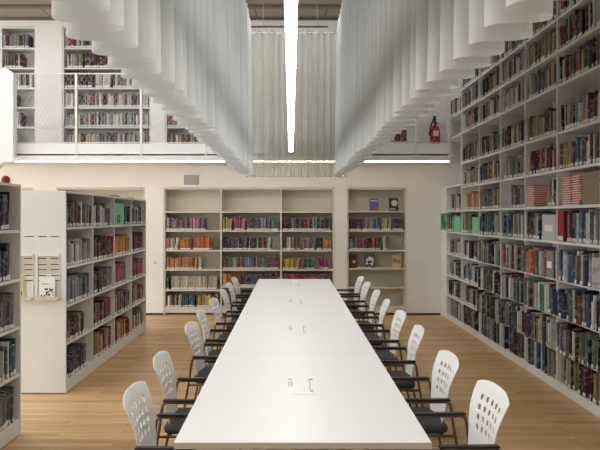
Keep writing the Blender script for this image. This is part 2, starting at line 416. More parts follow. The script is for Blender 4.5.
def make_chair():
    t = empty('conference_chair')
    b = backrest_mb().build('backrest', t)
    s = b.modifiers.new('thick', 'SOLIDIFY'); s.thickness = .008; s.offset = 0
    sb = b.modifiers.new('sub', 'SUBSURF'); sb.levels = 1; sb.render_levels = 1
    # cushion: rounded pad with slightly dished top
    pad = MB(); n = 10; top = []; 
    def ss(a, e=.75): return math.copysign(abs(a)**e, a)
    rings = [(.0, .0, .41), (.225, .222, .41), (.245, .238, .418), (.25, .243, .436), (.24, .234, .452), (.205, .20, .459), (.1, .1, .455), (0, 0, .452)]
    vs = []; K = 32
    for (a, b_, z) in rings[1:-1]:
        for k in range(K):
            th = 2*PI*k/K; vs.append((.005+a*ss(math.cos(th),   .25), b_*ss(math.sin(th), .25), z))
    fs = [[j*K+k, j*K+(k+1) % K, (j+1)*K+(k+1) % K, (j+1)*K+k] for j in range(len(rings)-3) for k in range(K)]
    fs += [list(range(K-1, -1, -1)), list(range((len(rings)-3)*K, (len(rings)-2)*K))]
    pad.add(vs, fs, 'seat', True).build('seat', t)
    R = .0088
    for s_ in (-1, 1):
        y = s_*.285
        pts = [Vector((-.34, s_*.27, 0)), Vector((-.29, s_*.278, .25)), Vector((-.252, y, .46)), Vector((-.238, y, .56))] + arc((-.234, y, .59), (-.230, y, .616), (-.205, y, .618), 5) + [Vector((.03, y, .618))]
        MB().tube(pts, R, 'steel').build('leg', t)
        MB().tube([(.27, s_*.255, 0), (.235, s_*.25, .25), (.215, s_*.235, .39)] + arc((.21, s_*.232, .395), (.205, s_*.23, .405), (.18, s_*.23, .405), 4) + [(-.262, s_*.255, .405)], R, 'steel').build('leg', t)
        a = MB().prism([(-.225, .624), (.055, .624), (.062, .630), (.055, .638), (-.222, .638), (-.232, .632)], y-.019, y+.019, 'black').build('armrest', t, .004)
    MB().tube([(.17, -.23, .402), (.17, .23, .402)], .009, 'steel').tube([(-.2, -.25, .402), (-.2, .25, .402)], .009, 'steel').build('crossbar', t)
    return t
ch0 = make_chair()
Ld = [3.65, 4.53, 5.84, 6.62, 7.62, 8.55, 9.45, 10.3]; Rd = [3.67, 4.54, 5.68, 6.58, 7.52, 8.5, 9.55, 10.42]
rr = random.Random(3)
words = ['nearest', 'second nearest', 'third nearest', 'fourth nearest', 'fourth farthest', 'third farthest', 'second farthest', 'farthest']
XR_ = [.745, .712, .718, .715, .718, .72, .722, .722]
spots = [(-.53+(.03 if i == 0 else 0), d, 0, 'left', i) for i, d in enumerate(Ld)] + [(XR_[i], d, PI, 'right', i) for i, d in enumerate(Rd)]
for q, (x, d, a, side, i) in enumerate(spots):
    c = ch0 if q == 0 else copy_tree(ch0)
    c.location = (x+rr.uniform(-.012, .012), d, 0); c.rotation_euler = (0, 0, a+rr.uniform(-.05, .05))
    tag(c, 'white perforated-back chair with black seat and arms, %s on the table\'s %s side' % (words[i], side), 'chair', 'chairs along the %s side of the table' % side)

# ------------------------------------------------------------------ books
PAL0 = dict(white=(205,203,196), cream=(196,184,158), grey=(132,134,134), slate=(82,94,108), navy=(38,48,78), blue=(56,92,134), sky=(118,152,176),
           black=(34,33,36), charcoal=(62,62,66), maroon=(92,34,42), red=(164,46,46), crimson=(160,30,66), orange=(206,108,48), yellow=(214,176,60),
           tan=(166,138,104), brown=(98,72,54), olive=(110,112,72), green=(74,126,84), teal=(48,112,118), purple=(92,62,104), pink=(196,108,140), magenta=(172,52,116), wine=(74,42,52))
PAL = {}
for k_, c_ in PAL0.items():
    g_ = sum(c_)/3; PAL[k_] = tuple((v_*.84+g_*.16)*.97 for v_ in c_)
NAME = dict(cream='cream', sky='pale blue', slate='slate blue', navy='navy blue', charcoal='charcoal', wine='dark wine red')
P = {}
def pal(s): 
    out = []
    for w in s.split():
        n, k = (w.split('*')+['1'])[:2]; out += [n]*int(k)
    return out
MIX = pal('white*9 cream*6 grey*5 slate*3 navy*3 blue*2 sky*2 black*6 charcoal*4 maroon*4 red*3 orange*3 yellow*2 tan*6 brown*6 olive*2 green teal purple*1')
LOW = pal('white*12 cream*6 grey*6 slate*5 navy*3 blue*2 sky*2 black*9 charcoal*6 maroon*2 red*2 orange tan*5 brown*5 olive*3 green teal*2 purple')
LIGHT = pal('white*10 cream*5 grey*4 sky*3 blue*2 red*2 maroon*2 purple olive yellow slate*2 charcoal*2 orange pink')
LEFT = pal('slate*5 navy*4 blue*3 grey*4 purple*2 brown*3 red*2 white*2 charcoal*4 teal*2 pink black*3 tan maroon*2')
BACK = pal('slate*2 navy*2 blue*2 grey*2 purple*2 brown*2 red*3 white*2 teal*2 pink*2 black*2 tan*2 cream*2 orange*2 yellow green')

books = []          # dicts
specials = []
def W(face, s, dep, z):
    """a point on a shelf: s along the shelf, dep behind the front edge"""
    k = face[0]
    if k == 'R': return Vector((face[1]+dep, s, z))
    if k == 'L': return Vector((face[1]-dep, s, z))
    return Vector((s, face[1]+dep, z))
ROT = {'R': -PI/2, 'L': PI/2, 'B': 0}
def row(face, s0, s1, z, pallet, where, f0=0, f1=1, hr=(.19, .25), tr=(.014, .038), dr=(.15, .2), inset=(.02, .05), lean=.12, leftend='low', seed=None, label=True, run=1):
    """fill one compartment between s0 and s1 (f0..f1 fraction used)"""
    r = random.Random(seed if seed is not None else int(abs(s0*131+z*977)+len(books)*0))
    L = s1-s0; s = s0+.018+L*f0; end = s0+L*f1-.018; out = []
    run_n = 0; c = None; h = None
    while True:
        if run_n <= 0:
            c = r.choice(pallet); run_n = r.choice([1]*4+[run, run+1]) if run > 1 else (2 if r.random() < .12 else 1)
            h0 = r.uniform(*hr); t0 = r.uniform(*tr)
        run_n -= 1
        t = t0 if run > 1 else r.uniform(*tr)*(1 if r.random() > .15 else 1.5)
        h = h0+r.uniform(-.004, .004); dp = r.uniform(*dr)
        if s+t > end: break
        ang = 0
        out.append(dict(face=face, s=s+t/2, z=z, t=t, h=h, dp=dp, ins=r.uniform(*inset), c=c, ang=ang, j=r.uniform(.5, 1.25), lab=label, where=where))
        s += t+.0012
    # lean the last few where there is room beside them
    room = (s0+L-.018)-s
    if room > .05 and lean > 0 and len(out) > 3:
        k = r.randint(1, 4); a = r.uniform(.04, lean)
        for b in out[-k:]:
            b['ang'] = -a; b['s'] += b['h']*math.sin(a)*.0+.006; b['z'] += math.sin(a)*b['t']*.5
    books.extend(out)
    for i, b in enumerate(out):
        # position counted from the left of the photo
        b['n'] = (len(out)-i) if face[0] == 'R' else (i+1)
    return out

# unit book (x thickness, y 0 = spine .. 1 = fore edge, z 0..1)
def unit_book():
    o = [(-.5,1),(-.5,.05),(-.32,.012),(0,0),(.32,.012),(.5,.05),(.5,1)]
    inn = [(-.42,1),(-.42,.07),(-.3,.05),(0,.045),(.3,.05),(.42,.07),(.42,1)]
    vs = []; fs = []; mi = []; uv = []
    for z in (0, 1):
        vs += [(x, y, z) for x, y in o]; vs += [(x, y, z) for x, y in inn]
    n = 7
    for i in range(6):
        fs.append([i, i+1, 14+i+1, 14+i]); mi.append(0)
        fs.append([7+i+1, 7+i, 21+i, 21+i+1]); mi.append(0)
        fs.append([14+i, 14+i+1, 21+i+1, 21+i]); mi.append(0)
        fs.append([i+1, i, 7+i, 7+i+1]); mi.append(0)
    fs += [[0, 14, 21, 7], [6, 13, 27, 20]]; mi += [0, 0]
    k = len(vs)
    vs += [(x, y, z) for z in (.012, .985) for x, y in ((-.42,.05),(.42,.05),(.42,.97),(-.42,.97))]
    fs += [[k,k+3,k+2,k+1],[k+4,k+5,k+6,k+7],[k,k+1,k+5,k+4],[k+1,k+2,k+6,k+5],[k+2,k+3,k+7,k+6],[k+3,k,k+4,k+7]]; mi += [1]*6
    lv = [(-.42,-.012,.03),(.42,-.012,.03),(.42,-.012,.15),(-.42,-.012,.15),(-.42,.03,.03),(.42,.03,.03),(.42,.03,.15),(-.42,.03,.15)]
    lf = [[0,1,2,3],[0,4,5,1],[3,2,6,7],[0,3,7,4],[1,5,6,2]]
    return vs, fs, mi, lv, lf
UV_, UF, UM, LV, LF = unit_book()
def uvfor(v): return ((v[0]+.5)*.5+v[1]*1.5, v[2])
def make_unit_mesh():
    me = bpy.data.meshes.new('book'); me.from_pydata(UV_, [], UF); me.materials.append(M['book']); me.materials.append(M['pages'])
    me.polygons.foreach_set('material_index', UM)
    ul = me.uv_layers.new(name='UVMap')
    for l in me.loops: ul.data[l.index].uv = uvfor(UV_[l.vertex_index])
    me.update(); return me
UBM = make_unit_mesh()
LBM = bpy.data.meshes.new('spine_label'); LBM.from_pydata(LV, [], LF); LBM.materials.append(M['label']); LBM.update()

def book_matrix(b):
    p = W(b['face'], b['s'], b['ins'], b['z'])
    R = Matrix.Rotation(ROT[b['face'][0]], 4, 'Z')
    a = b['ang'] * (1 if b['face'][0] != 'R' else -1)
    return Matrix.Translation(p) @ R @ Matrix.Rotation(-a, 4, 'Y') @ Matrix.Diagonal((b['t'], b['dp'], b['h'], 1))

# ------------------------------------------------------------------ bookcases
XF = 2.64
div = [4.10, 5.10, 6.10, 7.10, 8.07, 9.03, 10.04, 11.10, 12.12]
RZ = [.09, .41, .75, 1.11, 1.48, 1.83, 2.19, 2.56, 3.03, 3.37, 3.70, 4.04]
bc = empty('wall_bookcase', (XF+.16, 8, 0)); tag(bc, 'tall white bookcase full of books covering the whole right wall', 'bookcase')
for i, d in enumerate(div):
    m = MB()
    if i == len(div)-1: m.box(XF, XF+.32, d, d+.025, 0, 2.24, 'case')
    else: m.box(XF, XF+.32, d-.0125, d+.0125, 0, 4.06, 'case')
    m.build('side_panel', bc).location = -Vector(bc.location)
for i in range(len(div)-1):
    a, b = div[i]+.0125, div[i+1]-(.0125 if i < len(div)-2 else 0)
    last = i == len(div)-2
    for j, z in enumerate(RZ):
        if last and z in (2.56,): continue
        if last and z > 3.5: continue
        if last and z == 2.19: z = 2.235
        m = MB().box(XF+.002, XF+.30, a, b, z-.026, z, 'case')
        if last and z > 3: m = MB().box(XF+.002, XF+.30, a, b+.02, z-.026, z, 'case')
        m.build('shelf', bc).location = -Vector(bc.location)
    m = MB().box(XF+.005, XF+.02, a, b, 0, RZ[0]-.026, 'case'); m.build('plinth', bc).location = -Vector(bc.location)
child('back_panel', MB().box(XF+.30, XF+.318, div[0], 11.10, .02, 4.04, 'case').box(XF+.30, XF+.318, 11.10, 12.12, .02, 2.23, 'case'), bc)
child('upper_end_panel', MB().box(XF, XF+.32, 12.12, 12.14, 2.76, 3.7, 'case'), bc)
child('filler_panel', MB().box(XF, XF+.02, 12.146, DB-.001, 0, 2.24, 'case'), bc)

# row by row, bay 0 = nearest seen (6.10-7.10); first two bays lie outside the frame
rownames = ['bottom', 'second', 'third', 'fourth', 'fifth', 'sixth', 'seventh', 'eighth', 'ninth', 'tenth', 'top']
custom = {   # (bay, row) -> palette
 (2,10): pal('red*3 white*3 tan*2 charcoal*2 navy brown'), (2,9): pal('white*5 charcoal*4 orange*2 red grey*3 maroon*2 black'), (2,8): pal('white*3 slate*4 tan*2 navy*2 brown*2 yellow charcoal*2'),
 (2,7): pal('tan*3 brown*3 white*5 yellow sky maroon black*3'), (2,6): pal('white*4 brown*2 maroon*2 yellow navy*2 slate*2 grey*3 sky'),
 (2,4): pal('white*3 sky*2 tan*3 charcoal*3 brown'), (2,3): pal('purple*2 orange*2 tan*3 blue*2 teal black*2 white*2'), (2,2): pal('blue*5 navy white*3 tan orange*2 grey*2'),
 (2,1): pal('white*3 slate*3 cream*3 olive yellow navy*2 grey*3'), (2,0): pal('cream*3 tan*3 slate charcoal*2 navy maroon'),
 (3,10): pal('black*2 yellow charcoal*3 white*2 tan red'), (3,9): pal('slate*5 charcoal*3 yellow*2 grey*3 navy*2 tan'), (3,8): pal('slate*5 black*3 white*2 tan*2 grey*2'),
 (3,7): pal('cream*4 tan*3 brown*4 charcoal*3 white*2'), (3,6): pal('red orange*3 maroon*2 black*4 yellow tan*2 blue white'), (3,4): pal('olive green white*4 sky*3 slate*3'),
 (3,3): pal('blue*3 orange*3 white*4 navy red'), (3,2): pal('teal*2 white*4 orange maroon grey*2'), (3,1): pal('charcoal*2 brown*2 white*4 cream*3'), (3,0): pal('slate*3 white*3 teal blue*2 grey*2'),
 (4,10): pal('grey*3 charcoal*2 white*2'), (4,9): pal('tan*3 orange*2 white*3 red*2 sky'), (4,8): pal('tan brown*2 slate*3 yellow*2 white*3'), (4,7): pal('charcoal*3 maroon*3 red white*3'),
 (4,6): pal('white*4 grey*3 yellow orange maroon*2 charcoal'), (4,5): pal('charcoal*5 grey*5 slate*2'), (4,4): pal('slate*5 sky*2 white*3 navy'), (4,3): pal('grey*4 maroon orange brown white*2'),
 (4,2): pal('navy*3 slate*2 white*3 charcoal*2'), (4,1): pal('slate*3 white*3 olive navy'), (4,0): pal('blue*3 charcoal*3 tan maroon slate'),
 (5,5): pal('tan*4 olive*2 slate*4 charcoal'), (5,4): pal('slate*4 teal*3 grey*2'), (6,5): pal('white*2 orange*5 tan*3'), (6,4): pal('cream*3 orange tan white*2'),
 (7,5): pal('white*4 grey*2'), (7,3): pal('pink white*4 grey*2 red'), (7,4): pal('white*4 grey tan'),
}
fills = {(2,4):(.0,.70),(3,5):(.05,.34),(4,5):(.05,.58),(5,5):(0,1),(3,4):(.45,1),(3,3):(.2,1),(6,4):(.45,1),(7,4):(.5,1),(6,5):(.05,.7),(2,5):(.02,.06),(7,9):(.1,.95),(2,3):(0,1)}
for i in range(len(div)-1):
    bay = 7-i if False else i
    s0, s1 = div[i], div[i+1]
    for j in range(11):
        if j == 10 and i == 7: continue
        if i == 7 and j in (6, 7, 8): continue
        if i == 7 and j == 10: continue
        if (i, j) == (2, 5): continue
        z = RZ[j]; p = custom.get((i, j), LOW if j < 5 else MIX)
        p = p*2+(LOW if j < 5 else MIX)[::3] if (i, j) in custom and (i, j) not in ((4,5),(5,5),(6,5)) else p
        f0, f1 = fills.get((i, j), (0, rnd.uniform(.9, 1)))
        bayname = {0:'off-frame bay', 1:'off-frame bay', 2:'rightmost bay', 3:'second bay from right', 4:'third bay from right', 5:'fourth bay from right', 6:'fifth bay from right', 7:'last bay'}[i]
        where = '%s shelf, right wall, %s' % (rownames[j], bayname)
        if j <= 4:
            big = j <= 3
            row(('R', XF), s0, s1, z, p, where, f0, f1, hr=((.235, .30) if j else (.25, .325-.03)) if big else (.24, .31), tr=(.006, .030), dr=(.2, .25), inset=(.0, .06) if j == 0 else ((-.07, -.005) if j in (1,2,3) else (-.02, .03)), seed=i*40+j, lean=.1, label=(j == 4)) if i < 6 or j > 3 or j == 0 else row(('R', XF), s0, s1, z, p, where, f0, min(f1, .9), hr=(.2, .27), inset=(0, .04), seed=i*40+j)
        else:
            row(('R', XF), s0, s1, z, p, where, f0, f1, hr=(.20, .28), tr=(.012, .036), inset=(.0, .035), seed=i*40+j)
# special things on the right bookcase: box files, large albums, stacks of magazines
def box_thing(name, face, s0, s1, z, h, dep, mname, label, cat, inset=.01, group=None, extra=None):
    root = empty(name, W(face, (s0+s1)/2, inset, z)); tag(root, label, cat, group)
    root.rotation_euler = (0, 0, ROT[face[0]])
    w = (s1-s0)/2
    m = MB().box(-w, w, 0, dep, 0, h, mname)
    m.build('body', root, .003)
    if extra: extra(root, w, h)
    return root
def filelabel(root, w, h):
    MB().box(-w*.6, w*.6, -.002, 0, h*.35, h*.6, 'white').build('card_label', root)
    MB().lathe([(.012, 0), (.012, .002), (.008, .003)], (0, 0, h*.18), 'grey', 12, 'y').build('finger_hole', root)
M['boxgrey'] = mat('file board', (186, 190, 186), .6)
M['boxred'] = mat('red binding', (150, 32, 48), .5)
M['boxorange'] = mat('orange file', (198, 134, 84), .6)
M['boxblack'] = mat('black file', (28, 28, 32), .5)
M['boxolive'] = mat('olive green cover', (108, 138, 70), .5)
M['boxslate'] = mat('grey magazine board', (120, 124, 122), .6)
box_thing('box_file', ('R', XF), 7.14, 7.52, 1.48, .265, .24, 'boxgrey', 'wide pale grey box file beside the divider, second bay from right', 'box file', .0, None, filelabel)
def redtitle(root, w, h): MB().box(-w*.8, w*.8, -.002, 0, .01, .055, 'white').build('spine_label', root)
box_thing('bound_volume', ('R', XF), 6.93, 7.085, 1.48, .30, .24, 'boxred', 'thick red bound volume against the divider, rightmost bay', 'book', .0, None, redtitle)
box_thing('box_file', ('R', XF), 7.12, 7.33, 1.11, .27, .24, 'boxslate', 'dark grey box file low in the second bay from right', 'box file', -.03, None, filelabel)
box_thing('album', ('R', XF), 9.06, 9.20, 1.11, .31, .24, 'boxolive', 'large olive green album in the fourth bay from right', 'book', -.05, None, redtitle) if False else None
# stacks of magazines lying flat
mag = MB().box(-.5, .5, 0, 1, 0, 1, 'boxred')
def mag_unit(name, m1, m2):
    m = MB(); m.box(-.5, .5, 0, 1, 0, .5, m1); m.box(-.5, .5, .004, 1, .5, 1, m2); return m
M['magred'] = mat('magazine red', (188, 52, 48), .4); M['magtan'] = mat('magazine tan', (158, 142, 118), .6); M['magwhite'] = mat('magazine white', (210, 206, 198), .5)
M['magdark'] = mat('magazine dark tan', (112, 98, 80), .6)
def stack(face, s0, s1, z, hgt, t, a, b, label, group, dep=.21, ins=.01):
    proto = None; k = 0; r = random.Random(int(s0*100)); zz = z
    while zz+t <= z+hgt:
        if proto is None: o = proto = mag_unit('magazine', a, b).build('magazine')
        else: o = proto.copy(); C.objects.link(o)
        o.location = W(face, (s0+s1)/2+r.uniform(-.006, .006), ins+r.uniform(-.008, .008), zz)
        o.rotation_euler = (0, 0, ROT[face[0]]+r.uniform(-.02, .02)); o.scale = (s1-s0, dep, t*.98)
        tag(o, label, 'magazine', group); zz += t; k += 1
stack(('R', XF), 6.78, 6.99, 1.83, .30, .022, 'magwhite', 'magred', 'red and white magazine in the flat stack nearest the rightmost bay divider', 'left red magazine stack')
stack(('R', XF), 6.55, 6.75, 1.83, .295, .022, 'magwhite', 'magred', 'red and white magazine in the flat stack beside the tan one', 'right red magazine stack')
stack(('R', XF), 6.14, 6.52, 1.83, .29, .013, 'magtan', 'magdark', 'tan magazine in the wide flat stack, rightmost bay', 'tan magazine stack', dep=.23)
stack(('R', XF), 7.80, 8.03, 1.83, .24, .02, 'magwhite', 'magred', 'red and white magazine in the lower stack, second bay from right', 'small red magazine stack')
stack(('R', XF), 7.14, 7.42, 1.83, .15, .014, 'magtan', 'magdark', 'dull tan magazine in the short stack, second bay from right', 'short tan magazine stack')
# green signs
def glyphs(root, w, h):
    MB().box(-w*.45, -w*.1, -.002, 0, h*.1, h*.55, 'gdark').box(w*.05, w*.4, -.002, 0, h*.1, h*.3, 'gdark').box(w*.05, w*.4, -.002, 0, h*.38, h*.5, 'gdark').build('printed_letters', root)
box_thing('shelf_sign', ('R', XF), 11.18, 11.55, 1.48, .25, .06, 'green', 'green shelf sign in the farthest bay, right wall bookcase', 'sign', .0)
box_thing('shelf_sign', ('R', XF), 10.08, 10.42, 1.48, .24, .06, 'green', 'green shelf sign between books, one bay nearer than the farthest', 'sign', .0)
sg = empty('hanging_sign', (2.60, 12.10, 1.50)); tag(sg, 'small green sign fixed to the far end of the right bookcase', 'sign')
child('board', MB().box(2.53, 2.632, 12.09, 12.10, 1.50, 1.78, 'green'), sg)
child('printed_letters', MB().box(2.56, 2.575, 12.088, 12.09, 1.54, 1.74, 'gdark').box(2.585, 2.60, 12.088, 12.09, 1.55, 1.62, 'gdark'), sg)
child('bracket', MB().box(2.60, 2.64, 12.10, 12.115, 1.6, 1.66, 'grey'), sg)
box_thing('box_file', ('R', XF), 10.45, 10.62, 1.11, .25, .2, 'boxblack', 'black box file among books, one bay nearer than the farthest', 'box file', .0)

# ---- free-standing left bookcases
LXZ = [.13, .49, .86, 1.235, 1.62]; LTOP = 1.957
def free_case(XFc, divs, wdt, label, endpanel=False):
    root = empty('double_sided_bookcase', (XFc-wdt/2, divs[0], 0)); tag(root, label, 'bookcase')
    for i, d in enumerate(divs):
        a = d if i == 0 else d-.012; b = d+.025 if i == 0 else d+.012
        if i == len(divs)-1: a, b = d-.025, d
        child('side_panel', MB().box(XFc-wdt, XFc, a, b, .01, LTOP, 'case'), root)
    child('top_panel', MB().box(XFc-wdt, XFc, divs[0], divs[-1], LTOP, LTOP+.02, 'case'), root)
    child('back_panel', MB().box(XFc-wdt/2-.01, XFc-wdt/2+.01, divs[0]+.026, divs[-1]-.026, .03, LTOP-.001, 'case'), root)
    child('recessed_base', MB().box(XFc-wdt+.03, XFc-.03, divs[0]+.03, divs[-1]-.03, 0, .009, 'darkgap'), root)
    for i in range(len(divs)-1):
        a = divs[i]+(.025 if i == 0 else .012); b = divs[i+1]-(.025 if i == len(divs)-2 else .012)
        child('plinth', MB().box(XFc-.02, XFc-.001, a, b, .01, LXZ[0]-.025, 'case'), root)
        for z in LXZ: child('shelf', MB().box(XFc-wdt/2+.012, XFc-.002, a, b, z-.024, z, 'case'), root)
    return root
LX = -2.19; dl = [6.95+.962*k for k in range(5)]
lb = free_case(LX, dl, .6, 'white double-sided bookcase with slotted end panel, left of the table')
NX = -2.14; dn = [3.66, 4.66, 5.667]
nb = free_case(NX, dn, .6, 'white bookcase cut off by the left edge of the photo')
lc = {(0,4): pal('slate*5 orange*2 grey*3 navy*2 charcoal*3 maroon white*2'), (1,4): pal('grey*4 slate*4 white*2 charcoal*2'), (3,4): pal('purple pink*2 charcoal*2 white*2 olive'),
      (0,3): pal('grey*5 white*3 pink slate*2 purple orange sky'), (1,3): pal('charcoal*4 pink maroon*2 slate*2 red*2'), (2,3): pal('yellow*4 orange*5 white tan'), (3,3): pal('brown*3 purple red*2 charcoal olive'),
      (0,2): pal('charcoal*3 grey*4 purple*3 slate*4 sky'), (1,2): pal('slate*5 grey*3 charcoal*3 maroon'), (2,2): pal('yellow magenta*4 pink*2 tan'), (3,2): pal('olive tan pink magenta*2 charcoal'),
      (0,1): pal('brown*4 grey*3 charcoal*4 maroon*2 tan'), (1,1): pal('maroon*3 pink*2 red white grey*2 charcoal'), (2,1): pal('orange*2 slate*2 tan*2 navy'), (3,1): pal('brown*2 tan grey pink*2 cream'),
      (0,0): pal('charcoal*3 white slate*2 red maroon*2 navy*2 blue black*2 tan'), (1,0): pal('cream olive*2 yellow purple*4 brown*2 maroon pink'), (2,0): pal('red*3 orange cream*2 yellow*2 crimson'), (3,0): pal('white*2 tan olive charcoal')}
lf = {(0,1):(0,.72),(0,0):(0,.8),(2,4):(.68,.95),(3,4):(0,.85),(2,2):(.05,.72),(0,4):(0,.96)}
ln = ['bottom', 'second', 'third', 'fourth', 'top']
for i in range(4):
    for j in range(5):
        f0, f1 = lf.get((i, j), (0, rnd.uniform(.86, .98)))
        row(('L', LX), dl[i]+.01, dl[i+1]-.0, LXZ[j], lc.get((i, j), LEFT), '%s shelf, left bookcase, %s' % (ln[j], ['nearest bay', 'second bay', 'third bay', 'farthest bay'][i]), f0, f1, hr=(.2, .265), tr=(.012, .034), inset=(.0, .03), seed=500+i*9+j)
    # books of the hidden side are not seen
nc = {4: pal('navy*3 teal slate*3 purple*2 black'), 3: pal('slate*4 grey*3 black*2 white sky'), 2: pal('slate*3 grey*3 navy brown*2'), 1: pal('teal*2 red*2 white*3 slate*3 charcoal orange'), 0: pal('grey*3 slate*3 brown*2 green maroon')}
nfill = {4: .86, 3: .82, 2: .93, 1: .97, 0: .96}
for i in range(2):
    for j in range(5):
        row(('L', NX), dn[i]+.01, dn[i+1], LXZ[j], nc[j], '%s shelf, leftmost bookcase%s' % (ln[j], ''), 0, nfill[j] if i == 1 else .95, hr=(.22, .29), tr=(.014, .034), inset=(.0, .03), seed=600+i*9+j)
def bd_letters(root, w, h):
    MB().box(-w*.52, -w*.28, -.002, 0, h*.10, h*.46, 'gdark').box(-w*.12, w*.10, -.002, 0, h*.10, h*.26, 'gdark').box(-w*.12, w*.10, -.002, 0, h*.32, h*.46, 'gdark').build('printed_letters', root)
box_thing('shelf_sign', ('L', LX), dl[2]+.03, dl[2]+.50, LXZ[4], .27, .05, 'green', 'mint green shelf sign on the top shelf, left bookcase, third bay', 'sign', .0, None, bd_letters)
# things lying on top of the left bookcase
for k, (y0, y1, m_, lab) in enumerate(((9.1, 9.5, 'magdark', 'brown book lying on top of the left bookcase, nearer one'), (9.65, 9.9, 'magwhite', 'white booklet lying on top of the left bookcase, middle one'), (10.0, 10.4, 'magtan', 'tan book lying on top of the left bookcase, farthest one'))):
    tag(MB().box(LX-.26, LX-.08, y0, y1, LTOP+.0205, LTOP+.045, m_).build('lying_book', None, .004), lab, 'book')
# slotted end panel with display tray
E = 6.95
def ex(x): return px(x, E)
def ez7(y): return pz(y, E)
sl = MB()
for y in (236.5, 258.5, 264.5, 269.5, 275.5, 280.5):
    for a, b in ((24.5, 33.5), (38.5, 46.8), (51, 59.5)): sl.box(ex(a), ex(b), E-.003, E+.001, ez7(y)-.004, ez7(y)+.004, 'darkgap')
for y in (243, 248, 286, 292): 
    for a in (33.5, 59.8): sl.box(ex(a), ex(a+.5), E-.002, E+.001, ez7(y)-.006, ez7(y)+.006, 'grey')
child('slot', sl, lb)
for a, b, nm, w in ((20.5, 33.5, 'left', 0), (37.5, 60, 'right', 1)):
    t_ = empty('display_tray', (ex((a+b)/2), E-.03, ez7(299))); tag(t_, ('narrow' if not w else 'wide') + ' beige leaflet holder clipped to the slotted end panel', 'leaflet holder', 'leaflet holders on the end panel')
    child('backing', MB().box(ex(a)+.005, ex(b)-.005, E-.0015, E-.0003, ez7(274), ez7(256.3), 'backing'), t_)
    child('top_lip', MB().box(ex(a), ex(b), E-.012, E-.004, ez7(256), ez7(253.5), 'white'), t_)
    child('tray', MB().box(ex(a), ex(b), E-.07, E-.003, ez7(299.5), ez7(298), 'beige').box(ex(a), ex(b), E-.074, E-.07, ez7(299.5), ez7(296), 'beige'), t_)
    child('side_wire', MB().box(ex(a), ex(a)+.003, E-.012, E-.003, ez7(299), ez7(254), 'white').box(ex(b)-.004, ex(b), E-.012, E-.003, ez7(299), ez7(254), 'white'), t_)
lea = empty('leaflet', (ex(48), E-.03, ez7(298))); tag(lea, 'white leaflet with a dark patterned picture in the wide holder', 'leaflet')
sh1 = child('sheet', MB().box(ex(40.5), ex(56), E-.034, E-.028, ez7(298), ez7(277), 'white'), lea)
mp = MB()
r = random.Random(2)
for k in range(26):
    a = ex(41.5+r.random()*12.5); z = ez7(296.5-r.random()*7.5); mp.box(a, a+.012, E-.036, E-.034, z, z+.012, M['boxblack'] if k % 2 else M['darkgap'])
mp.box(ex(42.5), ex(50), E-.036, E-.034, ez7(284), ez7(283), 'grey'); sub('printed_picture', mp, sh1)
le2 = empty('leaflet', (ex(22.5), E-.03, ez7(298))); tag(le2, 'yellowish leaflet standing in the narrow holder', 'leaflet')
M['yel'] = mat('yellow print', (206, 196, 120), .6)
child('sheet', MB().box(ex(20.8), ex(24.6), E-.034, E-.028, ez7(298), ez7(275), 'yel'), le2)
child('printed_spot', MB().box(ex(21.3), ex(23.5), E-.036, E-.034, ez7(295), ez7(291), 'red'), le2)

# ---- alcove bookcases on the back wall
def alcove(name, a, b, divs, z0, z1, zs_per_bay, label, mname='casebeige', plinth=.14):
    root = empty(name, ((a+b)/2, DB+.15, z0)); tag(root, label, 'bookcase')
    a += .004; b -= .004
    child('back_panel', MB().box(a, b, DB+.33, DB+.345, z0+.004, z1-.006, mname), root)
    child('top_panel', MB().box(a+.025, b-.025, DB+.015, DB+.33, z1-.03, z1-.006, mname), root)
    ed = [a]+divs+[b]
    for i, x in enumerate(ed):
        x0, x1 = (x, x+.025) if i == 0 else ((x-.025, x) if i == len(ed)-1 else (x-.0125, x+.0125))
        child('side_panel', MB().box(x0, x1, DB+.01, DB+.329, z0+.003, z1-.006 if i in (0, len(ed)-1) else z1-.031, mname), root)
    bays = []
    for i in range(len(ed)-1):
        x0 = ed[i]+(.025 if i == 0 else .0125); x1 = ed[i+1]-(.025 if i == len(ed)-2 else .0125)
        for z in zs_per_bay[i]: child('shelf', MB().box(x0, x1, DB+.018, DB+.329, z-.026, z, mname), root)
        if plinth: child('plinth', MB().box(x0, x1, DB+.02, DB+.035, z0+.035, z0+plinth-.027, mname), root)
        bays.append((x0, x1))
    return root, bays
bz = lambda *ys: [pz(y-1.2, DB) for y in ys]
zC = [1.475, 1.13, .79]
sh = lambda y: pz(y, DB)+.012
rowsC = [[sh(212), sh(231), sh(250.7), sh(270), sh(290.4), .14], [sh(212), sh(231), sh(250.7), sh(270), sh(287), .14], [sh(212), sh(231), sh(250.7), sh(270), sh(287), .14]]
_, bC = alcove('alcove_bookcase', lowC[0], lowC[1], [px(221, DB), px(281, DB)], 0, LZ, rowsC, 'cream three-bay bookcase recessed in the back wall behind the table end')
rowD = [[sh(211.5), sh(231), sh(250.7), sh(269), sh(288), .14]]
_, bD = alcove('alcove_bookcase', lowD[0], lowD[1], [], 0, LZ, rowD, 'narrow cream bookcase recessed in the back wall, with face-out books')
_, bB = alcove('alcove_bookcase', lowB[0], lowB[1], [], 0, LZ, [[.14, .5, .85, 1.2, 1.55]], 'cream recessed bookcase mostly hidden behind the left bookcase')
_, bA = alcove('alcove_bookcase', lowA[0], lowA[1], [], 0, LZ, [[.14, .5, .85, 1.2, 1.55, 1.9]], 'cream recessed bookcase whose top corner shows at far left')
BF = ('B', DB+.02)
def brow(bay, z, p, where, f0, f1, hr=(.19, .23), tr=(.012, .03), seed=1, run=1, ins=(.0, .02)):
    return row(BF, bay[0], bay[1], z, p, where, f0, f1, hr=hr, tr=tr, seed=seed, run=run, inset=ins, dr=(.14, .18))
